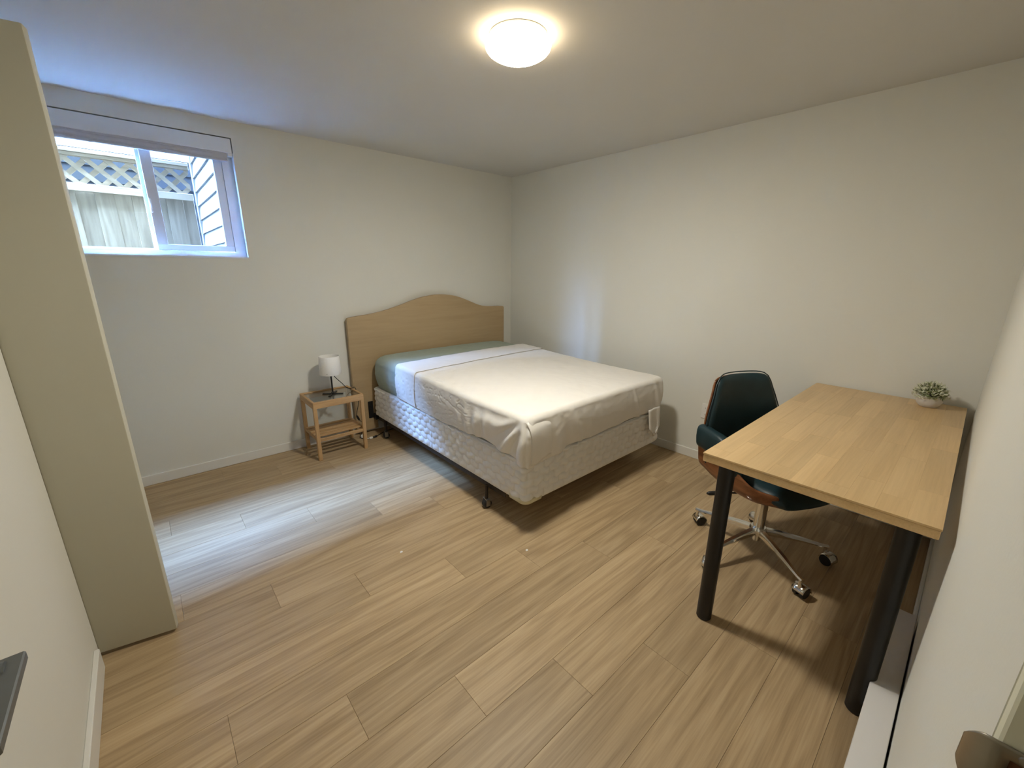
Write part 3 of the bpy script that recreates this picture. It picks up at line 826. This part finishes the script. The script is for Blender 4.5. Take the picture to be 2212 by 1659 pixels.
# plugs and lead on the floor behind the nightstand
pa = thing('power_adapter', 'small white plug block on floor behind the bedside table', 'plug', (-1.775, -0.15, 0))
box('plug_body', -1.792, -1.760, -0.138, -0.108, 0.001, 0.026, M_white, pa, bev=0.006, seg=2)
tube('white_lead', spline([(-1.772, -0.14, 0.010), (-1.766, -0.165, 0.005), (-1.752, -0.185, 0.005), (-1.742, -0.190, 0.006)]), 0.003, M_white, pa, n=8)
ex = thing('extension_lead', 'white socket and black plug of lead beside the bed caster', 'extension cord', (-1.74, -0.19, 0))
box('socket_end', -1.745, -1.715, -0.204, -0.186, 0.001, 0.017, M_white, ex, bev=0.005, seg=2)
bm = bmesh.new(); bm_tube(bm, [(-1.716, -0.197, 0.009), (-1.708, -0.197, 0.010), (-1.685, -0.192, 0.011), (-1.672, -0.188, 0.009)], [0.004, 0.008, 0.009, 0.005], 10)
obj('black_plug', bm, M_black, ex, smooth=True)
tube('black_lead', spline([(-1.672, -0.188, 0.009), (-1.64, -0.16, 0.005), (-1.55, -0.12, 0.005), (-1.35, -0.10, 0.005), (-1.10, -0.11, 0.005)]), 0.003, M_black, ex, n=8)

# ------------------------------------------------------------------ desk
TX0, TX1, TY0, TY1, TZ = -1.535, -0.015, -3.447, -2.822, 0.742
desk = thing('desk', 'birch topped desk on round black metal legs beside office chair', 'desk', (TX0, TY0, 0))
tt = box('tabletop', TX0+0.0015, TX1-0.0015, TY0+0.0015, TY1-0.0015, TZ-0.034, TZ-0.006, M_birch, desk, bev=0.002)
rows = 9
rh = (TY1-TY0)/rows
rs = random.Random(11)
for k in range(rows):
    y0 = TY0+k*rh
    x = TX0 - rs.uniform(0, 0.35)
    while x < TX1:
        ln = rs.uniform(0.30, 0.48)
        a, b_ = max(x, TX0), min(x+ln, TX1)
        if TX1-b_ < 0.05: b_ = TX1
        if b_-a > 0.03:
            o = box('stave', a, b_, y0, y0+rh, TZ-0.006, TZ, M_birch, None, bev=0.0004)
            c = Vector(((a+b_)/2, y0+rh/2, TZ)); o.data.transform(Matrix.Translation(-c)); o.parent = tt
            o.location = c - wloc(tt)
        x += ln
        if b_ == TX1: break
for lx, ly in ((-1.459, -2.887), (-1.459, -3.388), (-0.085, -2.887), (-0.085, -3.388)):
    lg = lathe('leg', [(0.0, 0.012), (0.0285, 0.012), (0.0285, TZ-0.038), (0.0, TZ-0.038)], M_black, desk, n=32, org=(lx, ly, 0))
    lathe('foot_pad', [(0.0, 0.0), (0.026, 0.0), (0.0285, 0.004), (0.0285, 0.0125), (0.0, 0.0125)], M_rubber, lg, n=32, org=(lx, ly, 0))
    box('mount_plate', lx-0.034, lx+0.034, ly-0.034, ly+0.034, TZ-0.038, TZ-0.0335, M_black, lg, bev=0.002)

# potted plant on the desk
PX, PY = -0.128, -3.312
pp = thing('potted_plant', 'small artificial pale green plant in white bowl on desk corner', 'plant', (PX, PY, TZ))
lathe('pot', [(0.0, 0.0), (0.030, 0.0), (0.034, 0.003), (0.044, 0.015), (0.050, 0.033), (0.051, 0.050), (0.0485, 0.060), (0.045, 0.060), (0.046, 0.050), (0.042, 0.044), (0.0, 0.044)], M_pot, pp, n=40, org=(PX, PY, TZ))
lathe('moss', [(0.0, 0.060), (0.030, 0.058), (0.045, 0.050), (0.0, 0.046)], M_soil, pp, n=24, org=(PX, PY, TZ))
rp = random.Random(5)
def tuft(count, ln, wd, mat, name, r0, r1):
    V, F = [], []
    for i in range(count):
        th = rp.uniform(0, 2*pi); ph = math.acos(rp.uniform(0.0, 1.0))*1.08
        d = Vector((sin(ph)*cos(th), sin(ph)*sin(th), cos(ph)))
        c = Vector((PX, PY, TZ+0.056)) + Vector((d.x*0.062, d.y*0.062, d.z*0.066))*rp.uniform(r0, r1)
        ax = (d*0.7 + Vector((rp.uniform(-1, 1), rp.uniform(-1, 1), rp.uniform(-0.5, 0.9)))*0.8).normalized()
        sd = ax.cross(Vector((rp.uniform(-1, 1), rp.uniform(-1, 1), rp.uniform(-1, 1)))).normalized()
        nm = ax.cross(sd)
        l, w2 = ln*rp.uniform(0.7, 1.3), wd*rp.uniform(0.7, 1.3)
        b = len(V)
        V += [c-ax*l*0.5, c+sd*w2+nm*0.001, c+ax*l*0.5, c-sd*w2+nm*0.001, c+nm*w2*0.7]
        F += [(b, b+1, b+4), (b+1, b+2, b+4), (b+2, b+3, b+4), (b+3, b, b+4), (b, b+3, b+2, b+1)]
    o = pyobj(name, V, F, mat, pp, smooth=False); o['kind'] = 'stuff'; return o
tuft(300, 0.026, 0.0040, M_leaf, 'foliage', 0.45, 1.0)
tuft(420, 0.018, 0.0036, M_bud, 'buds', 0.70, 1.12)

# ------------------------------------------------------------------ office chair (local: +X forward, +Y sitter's left)
CX, CYY = -0.850, -2.870
crz = atan2(-0.907, -0.42)
ch = thing('office_chair', 'dark teal office chair with walnut shell and chrome star base', 'chair', (CX, CYY, 0), crz)
def smooth_sub(o, lv=1, thick=None, off=0.0):
    if thick:
        s_ = o.modifiers.new('solid', 'SOLIDIFY'); s_.thickness = thick; s_.offset = off
    s_ = o.modifiers.new('sub', 'SUBSURF'); s_.levels = lv; s_.render_levels = lv
    return o
lathe('gas_column', [(0.0, 0.14), (0.026, 0.14), (0.026, 0.325), (0.0, 0.325)], M_chrome, ch, n=28, local=True)
lathe('column_collar', [(0.0, 0.315), (0.032, 0.315), (0.034, 0.325), (0.030, 0.352), (0.0, 0.352)], M_black, ch, n=28, local=True)
hub = lathe('hub', [(0.0, 0.070), (0.017, 0.070), (0.020, 0.100), (0.036, 0.110), (0.040, 0.123), (0.040, 0.140), (0.033, 0.150), (0.0, 0.150)], M_chrome, ch, n=32, local=True)
def caster_parts(leg, x, y, yaw):
    m = Matrix.Translation((x, y, 0)) @ Matrix.Rotation(yaw, 4, 'Z')
    R_ = 0.027
    bm = bmesh.new()
    for sy in (-0.016, 0.016):
        bm_lathe(bm, [(0.0, -0.009), (R_*0.86, -0.009), (R_, -0.005), (R_, 0.005), (R_*0.86, 0.009), (0.0, 0.009)], 24, Vector((0, 1, 0)), Vector((0.018, sy, R_)))
    bm.transform(m); obj('caster_wheel', bm, M_rubber, leg, local=True, auto=40)
    bm = bmesh.new()   # chrome hood over the wheels
    for i in range(9):
        pass
    arc = [radians(-10+i*20) for i in range(10)]
    rows = []
    for a in arc:
        px, pz = 0.018+(R_+0.003)*cos(a), R_+(R_+0.003)*sin(a)
        rows.append([bm.verts.new((px, yy, pz)) for yy in (-0.027, -0.012, 0.012, 0.027)])
    for a, b in zip(rows, rows[1:]):
        for k in range(3): bm.faces.new((a[k], a[k+1], b[k+1], b[k]))
    bm.transform(m)
    hd = obj('caster_hood', bm, M_chrome, leg, smooth=True, local=True)
    sm = hd.modifiers.new('solid', 'SOLIDIFY'); sm.thickness = 0.002; sm.offset = 1
    bm = bmesh.new(); bm_tube(bm, [m @ Vector((0, 0, 0.050)), m @ Vector((0, 0, 0.088))], 0.008, 10)
    obj('caster_stem', bm, M_chrome, leg, local=True)
yaws = [2.6, -2.2, 0.6, 1.9, -0.9]
for k in range(5):
    a = radians(16+72*k) - crz
    d = Vector((cos(a), sin(a), 0)); sd = Vector((-sin(a), cos(a), 0))
    V, F = [], []
    st = [(0.030, 0.018, 0.108, 0.144), (0.10, 0.0165, 0.104, 0.135), (0.20, 0.0135, 0.096, 0.118), (0.29, 0.0105, 0.085, 0.098), (0.318, 0.0095, 0.085, 0.097)]
    for r_, hw, z0, z1 in st:
        zm = (z0+z1)/2
        for u, z in ((-0.6, z0), (0.6, z0), (1.0, zm), (0.55, z1), (-0.55, z1), (-1.0, zm)):
            p = d*r_ + sd*hw*u; V.append((p.x, p.y, z))
    for i in range(len(st)-1):
        for q in range(6): F.append((i*6+q, i*6+(q+1) % 6, (i+1)*6+(q+1) % 6, (i+1)*6+q))
    F.append((5, 4, 3, 2, 1, 0)); F.append(tuple((len(st)-1)*6+q for q in range(6)))
    lg = pyobj('base_leg', V, F, M_chrome, ch, smooth=False, local=True)
    lg.data.shade_smooth() if hasattr(lg.data, 'shade_smooth') else None
    lg.data.set_sharp_from_angle(angle=radians(50))
    p = d*0.308
    caster_parts(lg, p.x, p.y, a+yaws[k])
# mechanism, lever and tension knob
bm = bmesh.new(); bm_box(bm, -0.10, 0.11, -0.07, 0.07, 0.350, 0.378, 0.006)
obj('seat_mechanism', bm, M_black, ch, local=True)
tube('tilt_lever', [(0.02, -0.06, 0.362), (0.0, -0.16, 0.360), (-0.03, -0.235, 0.357)], 0.004, M_black, ch, local=True)
bm = bmesh.new(); bm_tube(bm, [(-0.028, -0.23, 0.357), (-0.035, -0.25, 0.355), (-0.050, -0.292, 0.351), (-0.054, -0.302, 0.350)], [0.005, 0.011, 0.010, 0.004], 8)
obj('lever_paddle', bm, M_black, ch, smooth=True, local=True)
lathe('tension_knob', [(0.0, 0.318), (0.021, 0.318), (0.024, 0.322), (0.024, 0.348), (0.018, 0.356), (0.0, 0.356)], M_black, ch, n=20, org=(0.105, 0.0, 0), local=True)
# wrap-round shell: seat with arm wings
def wing_top(x):      # height of the wing edge along the depth
    return 0.452 + 0.118*smooth01(0.17, -0.08, x)
def shell_pt(u, v, o=0.0):
    """u -1..1 across, v 0 front .. 1 rear; o offset towards the inside"""
    x = 0.200 - 0.430*v
    base = 0.392 - 0.008*sin(pi*v) + 0.020*smooth01(0.25, 0.0, v)*0 + 0.012*smooth01(0.75, 1.0, v)
    halfw = 0.158 + 0.02*sin(pi*min(1, v*1.1)) - 0.055*smooth01(0.22, 0.0, v)
    R_ = 0.055
    ht = max(0.0, wing_top(x)-base-R_)
    Lf, La, Lw = halfw, R_*pi/2, ht
    t = abs(u)*(Lf+La+Lw)
    s_ = 1 if u >= 0 else -1
    if t < Lf: y, z, nx_, nz_ = t, base, 0, 1
    elif t < Lf+La:
        a = (t-Lf)/R_; y, z, nx_, nz_ = Lf+R_*sin(a), base+R_*(1-cos(a)), -sin(a), cos(a)
    else:
        q = t-Lf-La; y, z, nx_, nz_ = Lf+R_+0.16*q, base+R_+q, -1, 0.1
    return Vector((x, s_*(y+nx_*o), z+nz_*o))
def surf(fn, nu, nv):
    V = [fn(i/nu*2-1, j/nv) for j in range(nv+1) for i in range(nu+1)]
    F = [(j*(nu+1)+i, j*(nu+1)+i+1, (j+1)*(nu+1)+i+1, (j+1)*(nu+1)+i) for j in range(nv) for i in range(nu)]
    return V, F
V, F = surf(lambda u, v: shell_pt(u, v, 0.0), 36, 16)
o = pyobj('seat_shell', V, F, M_walnut, ch, local=True); smooth_sub(o, 1, 0.012, -1)
o['label'] = 'walnut veneer shell under the seat and arms'
# seat cushion
V, F = [], []
nu, nv = 22, 18
def cush(u, v, top):
    x = 0.240 - 0.445*v
    hw = 0.198 - 0.035*smooth01(0.22, 0.0, v)
    y = u*hw
    e = (1-abs(u)**5)*(1-abs(2*v-1)**7)
    e = max(e, 0.0)**0.5
    zc = 0.432 - 0.006*sin(pi*v) - 0.016*smooth01(0.18, 0.0, v)
    return Vector((x+(0.022*(1-abs(u)**2)*smooth01(0.2, 0, v)), y, zc + (0.040 if top else -(0.038+0.012*smooth01(0.12, 0.03, v)))*e))
V = [cush(i/nu*2-1, j/nv, True) for j in range(nv+1) for i in range(nu+1)]
nT = len(V)
V += [cush(i/nu*2-1, j/nv, False) for j in range(nv+1) for i in range(nu+1)]
for j in range(nv):
    for i in range(nu):
        a = j*(nu+1)+i
        F.append((a, a+1, a+nu+2, a+nu+1)); F.append((nT+a, nT+a+nu+1, nT+a+nu+2, nT+a+1))
bm = bmesh.new(); me = bpy.data.meshes.new('seat_cushion'); me.from_pydata([tuple(v) for v in V], [], F); bm.from_mesh(me); bpy.data.meshes.remove(me)
bmesh.ops.remove_doubles(bm, verts=bm.verts[:], dist=1e-4)
smooth_sub(obj('seat_cushion', bm, M_teal, ch, smooth=True, local=True), 1)
# padded arms inside and over the wings
for s_ in (-1, 1):
    V, F = [], []
    nvv, npr = 14, 12
    for j in range(nvv+1):
        v = 0.30 + 0.70*j/nvv
        x = 0.200-0.430*v
        top = shell_pt(s_*1.0, v, 0.0)
        zt = top.z+0.074; zb = top.z-0.052
        w2 = 0.034*min(1.0, (j+0.4)/2.5); hh = (zt-zb)/2
        for k in range(npr):
            a = 2*pi*k/npr
            cy_, cz_ = cos(a), sin(a)
            ex_ = abs(cy_)**0.6*(1 if cy_ >= 0 else -1); ez_ = abs(cz_)**0.6*(1 if cz_ >= 0 else -1)
            zc = (zt+zb)/2
            y = abs(top.y) - 0.004 + 0.06*(zc+ez_*hh-top.z)
            V.append((x, s_*(y + ex_*w2), zc+ez_*hh*min(1.0, (j+1.0)/3)))
    for j in range(nvv):
        for k in range(npr):
            F.append((j*npr+k, j*npr+(k+1) % npr, (j+1)*npr+(k+1) % npr, (j+1)*npr+k))
    F.append(tuple(range(npr))[::-1]); F.append(tuple(nvv*npr+k for k in range(npr)))
    bm = bmesh.new(); me = bpy.data.meshes.new('arm_pad'); me.from_pydata(V, [], F); bm.from_mesh(me); bpy.data.meshes.remove(me)
    smooth_sub(obj('arm_pad', bm, M_teal, ch, smooth=True, local=True), 1)
# backrest: curved walnut outer shell and padded front
def back_pt(u, v, o=0.0):
    z = 0.450 + 0.432*v
    hw = 0.240 - 0.068*smooth01(0.35, 1.0, v)
    cr = max(0.0, (v-0.90)/0.10)
    hw *= sqrt(max(0.0, 1-0.16*cr*cr))
    y = u*hw
    z -= 0.020*abs(u)**8*smooth01(0.7, 1.0, v)
    x = -0.205 - 0.060*v + 0.055*(u*u)*(1-0.35*v) + o
    return Vector((x, y, z))
V, F = surf(lambda u, v: back_pt(u*0.975, v*0.975, -0.022), 20, 16)
o = pyobj('back_shell', V, F, M_walnut, ch, local=True); smooth_sub(o, 1, 0.012, 0); o['label'] = 'walnut veneer outer shell of the backrest'
V, F = [], []
nu, nv = 20, 16
def pad(u, v, front):
    p = back_pt(u*1.01, 0.02+v*0.995, 0.0)
    e = max(0.0, (1-abs(u)**10)*(1-abs(2*v-1)**14))**0.5
    return p + Vector(((0.026 if front else -0.018)*e, 0, 0))
V = [pad(i/nu*2-1, j/nv, True) for j in range(nv+1) for i in range(nu+1)]; nT = len(V)
V += [pad(i/nu*2-1, j/nv, False) for j in range(nv+1) for i in range(nu+1)]
for j in range(nv):
    for i in range(nu):
        a = j*(nu+1)+i
        F.append((a, a+1, a+nu+2, a+nu+1)); F.append((nT+a, nT+a+nu+1, nT+a+nu+2, nT+a+1))
bm = bmesh.new(); me = bpy.data.meshes.new('back_pad'); me.from_pydata([tuple(v) for v in V], [], F); bm.from_mesh(me); bpy.data.meshes.remove(me)
bmesh.ops.remove_doubles(bm, verts=bm.verts[:], dist=1e-4)
smooth_sub(obj('back_pad', bm, M_teal, ch, smooth=True, local=True), 1)
pp_ = [pad(u*1.0, v, True)*1 for u, v in [(-1, k/14) for k in range(0, 14)]] + [pad(-1+2*k/16, 1.0, True) for k in range(17)] + [pad(1, 1-k/14, True) for k in range(1, 15)]
tube('welt', pp_, 0.003, M_teal, ch, n=6, local=True)

# ------------------------------------------------------------------ heater, outlet, strike plate
ht = thing('baseboard_heater', 'low white electric baseboard heater along the front wall', 'heater', (-1.6, -3.43, 0))
HX0, HX1 = -2.50, -1.022
bm = bmesh.new(); bm_box(bm, HX0, HX1, -3.4705, -3.402, 0.128, 0.150, 0.004, 2)
obj('top_cover', bm, M_heater, ht, auto=40)
bm = bmesh.new(); bm_box(bm, HX0, HX1, -3.409, -3.403, 0.045, 0.132, 0.001); bm_box(bm, HX0, HX1, -3.466, -3.460, 0.012, 0.13)
obj('front_panel', bm, M_heater, ht)
for xa in (HX0, HX1-0.012): box('end_cap', xa, xa+0.012, -3.466, -3.404, 0.0, 0.130, M_heater, ht, bev=0.002)
bm = bmesh.new()
for k in range(70):
    xx = HX0+0.03+k*0.0202
    if xx > HX1-0.03: break
    bm_box(bm, xx, xx+0.001, -3.452, -3.416, 0.055, 0.105)
fi = obj('fins', bm, M_steel, ht); fi['kind'] = 'stuff'

ot = thing('wall_outlet', 'white wall socket plate low on right wall behind the chair', 'outlet', (0, -2.197, 0.39))
box('cover_plate', -0.006, 0.0, -2.232, -2.162, 0.333, 0.447, M_white, ot, bev=0.002)
for zc in (0.365, 0.415):
    fc = box('socket_face', -0.0075, -0.005, -2.212, -2.182, zc-0.014, zc+0.014, M_white, ot, bev=0.001)
    for dy in (-0.007, 0.005): box('slot', -0.0078, -0.007, -2.197+dy, -2.197+dy+0.002, zc-0.006, zc+0.004, M_shadowgap, fc)

# strike plate on the jamb, lip curling round the corner
sp = thing('strike_plate', 'worn steel strike plate with screw on the door jamb edge', 'strike plate', (-2.548, -3.49, 1.0))
SX = -2.5482
V, F = [], []
prof = [(-3.560, 0.0), (-3.50, 0.0), (-3.4790, 0.0), (-3.4735, 0.0006), (-3.4685, 0.0022), (-3.4645, 0.0050), (-3.4620, 0.0085)]
zs_ = [0.974, 0.978, 0.990, 1.003, 1.016, 1.027, 1.031]
def lipw(z):
    t = (z-1.0025)/0.0285
    return sqrt(max(0.0, 1-0.55*t**4))
bm = bmesh.new()
hole = (-3.535, -3.4845, 0.985, 1.020)
ys = [-3.560, -3.535, -3.510, -3.4845, -3.4790, -3.4765, -3.4740, -3.4715, -3.4690, -3.4665, -3.4643, -3.4628, -3.4618, -3.4612]
dx = [0, 0, 0, 0, 0, 0, 0.0003, 0.0010, 0.0020, 0.0034, 0.0050, 0.0066, 0.0080, 0.0092]
zz_ = [0.974, 0.979, 0.985, 1.000, 1.013, 1.020, 1.0255, 1.0285, 1.031]
gridv = []
for y, d in zip(ys, dx):
    row = []
    for z in zz_:
        k = max(0.0, (y+3.479)/0.0175)
        k = min(1.0, k*0.985); zc = 1.0025 + (z-1.0025)*sqrt(max(0.05, 1-0.80*k**3.2))
        row.append(bm.verts.new((SX-0.0018+d, y, zc)))
    gridv.append(row)
for i in range(len(ys)-1):
    for j in range(len(zz_)-1):
        if 1 <= i <= 2 and 2 <= j <= 4: continue
        bm.faces.new((gridv[i][j], gridv[i+1][j], gridv[i+1][j+1], gridv[i][j+1]))
pl = obj('plate', bm, M_steel, sp, auto=30); sm = pl.modifiers.new('solid', 'SOLIDIFY'); sm.thickness = 0.0016; sm.offset = 0
box('mortise', SX-0.0006, SX+0.0002, hole[0], hole[1], hole[2], hole[3], M_rawwood, sp)
for zc in (1.0255, 0.9795):
    lathe('screw', [(0.0, 0.0), (0.0042, 0.0), (0.0036, 0.0012), (0.0, 0.0016)], M_steel, sp, n=16, axis=(-1, 0, 0), org=(SX-0.0024, -3.4915, zc))

# two tiny scraps lying on the floor
for (fx, fy, lab) in ((*((-2.220, -1.696)), 'tiny white paper scrap on floor, nearer the window light'), (*((-1.729, -2.102)), 'tiny white paper scrap on floor, nearer the bed foot')):
    bm = bmesh.new()
    q = [bm.verts.new((fx+a, fy+b, 0.0008+c)) for a, b, c in ((-0.008, -0.004, 0), (0.002, -0.007, 0.002), (0.009, 0.002, 0.0), (0.001, 0.007, 0.0025), (-0.006, 0.004, 0.001))]
    f = bm.faces.new(q); r = bmesh.ops.extrude_face_region(bm, geom=[f])
    bmesh.ops.translate(bm, verts=[v for v in r['geom'] if isinstance(v, bmesh.types.BMVert)], vec=(0, 0, 0.0006))
    tag(obj('paper_scrap', bm, M_white), lab, 'scrap', 'paper scraps on the floor')
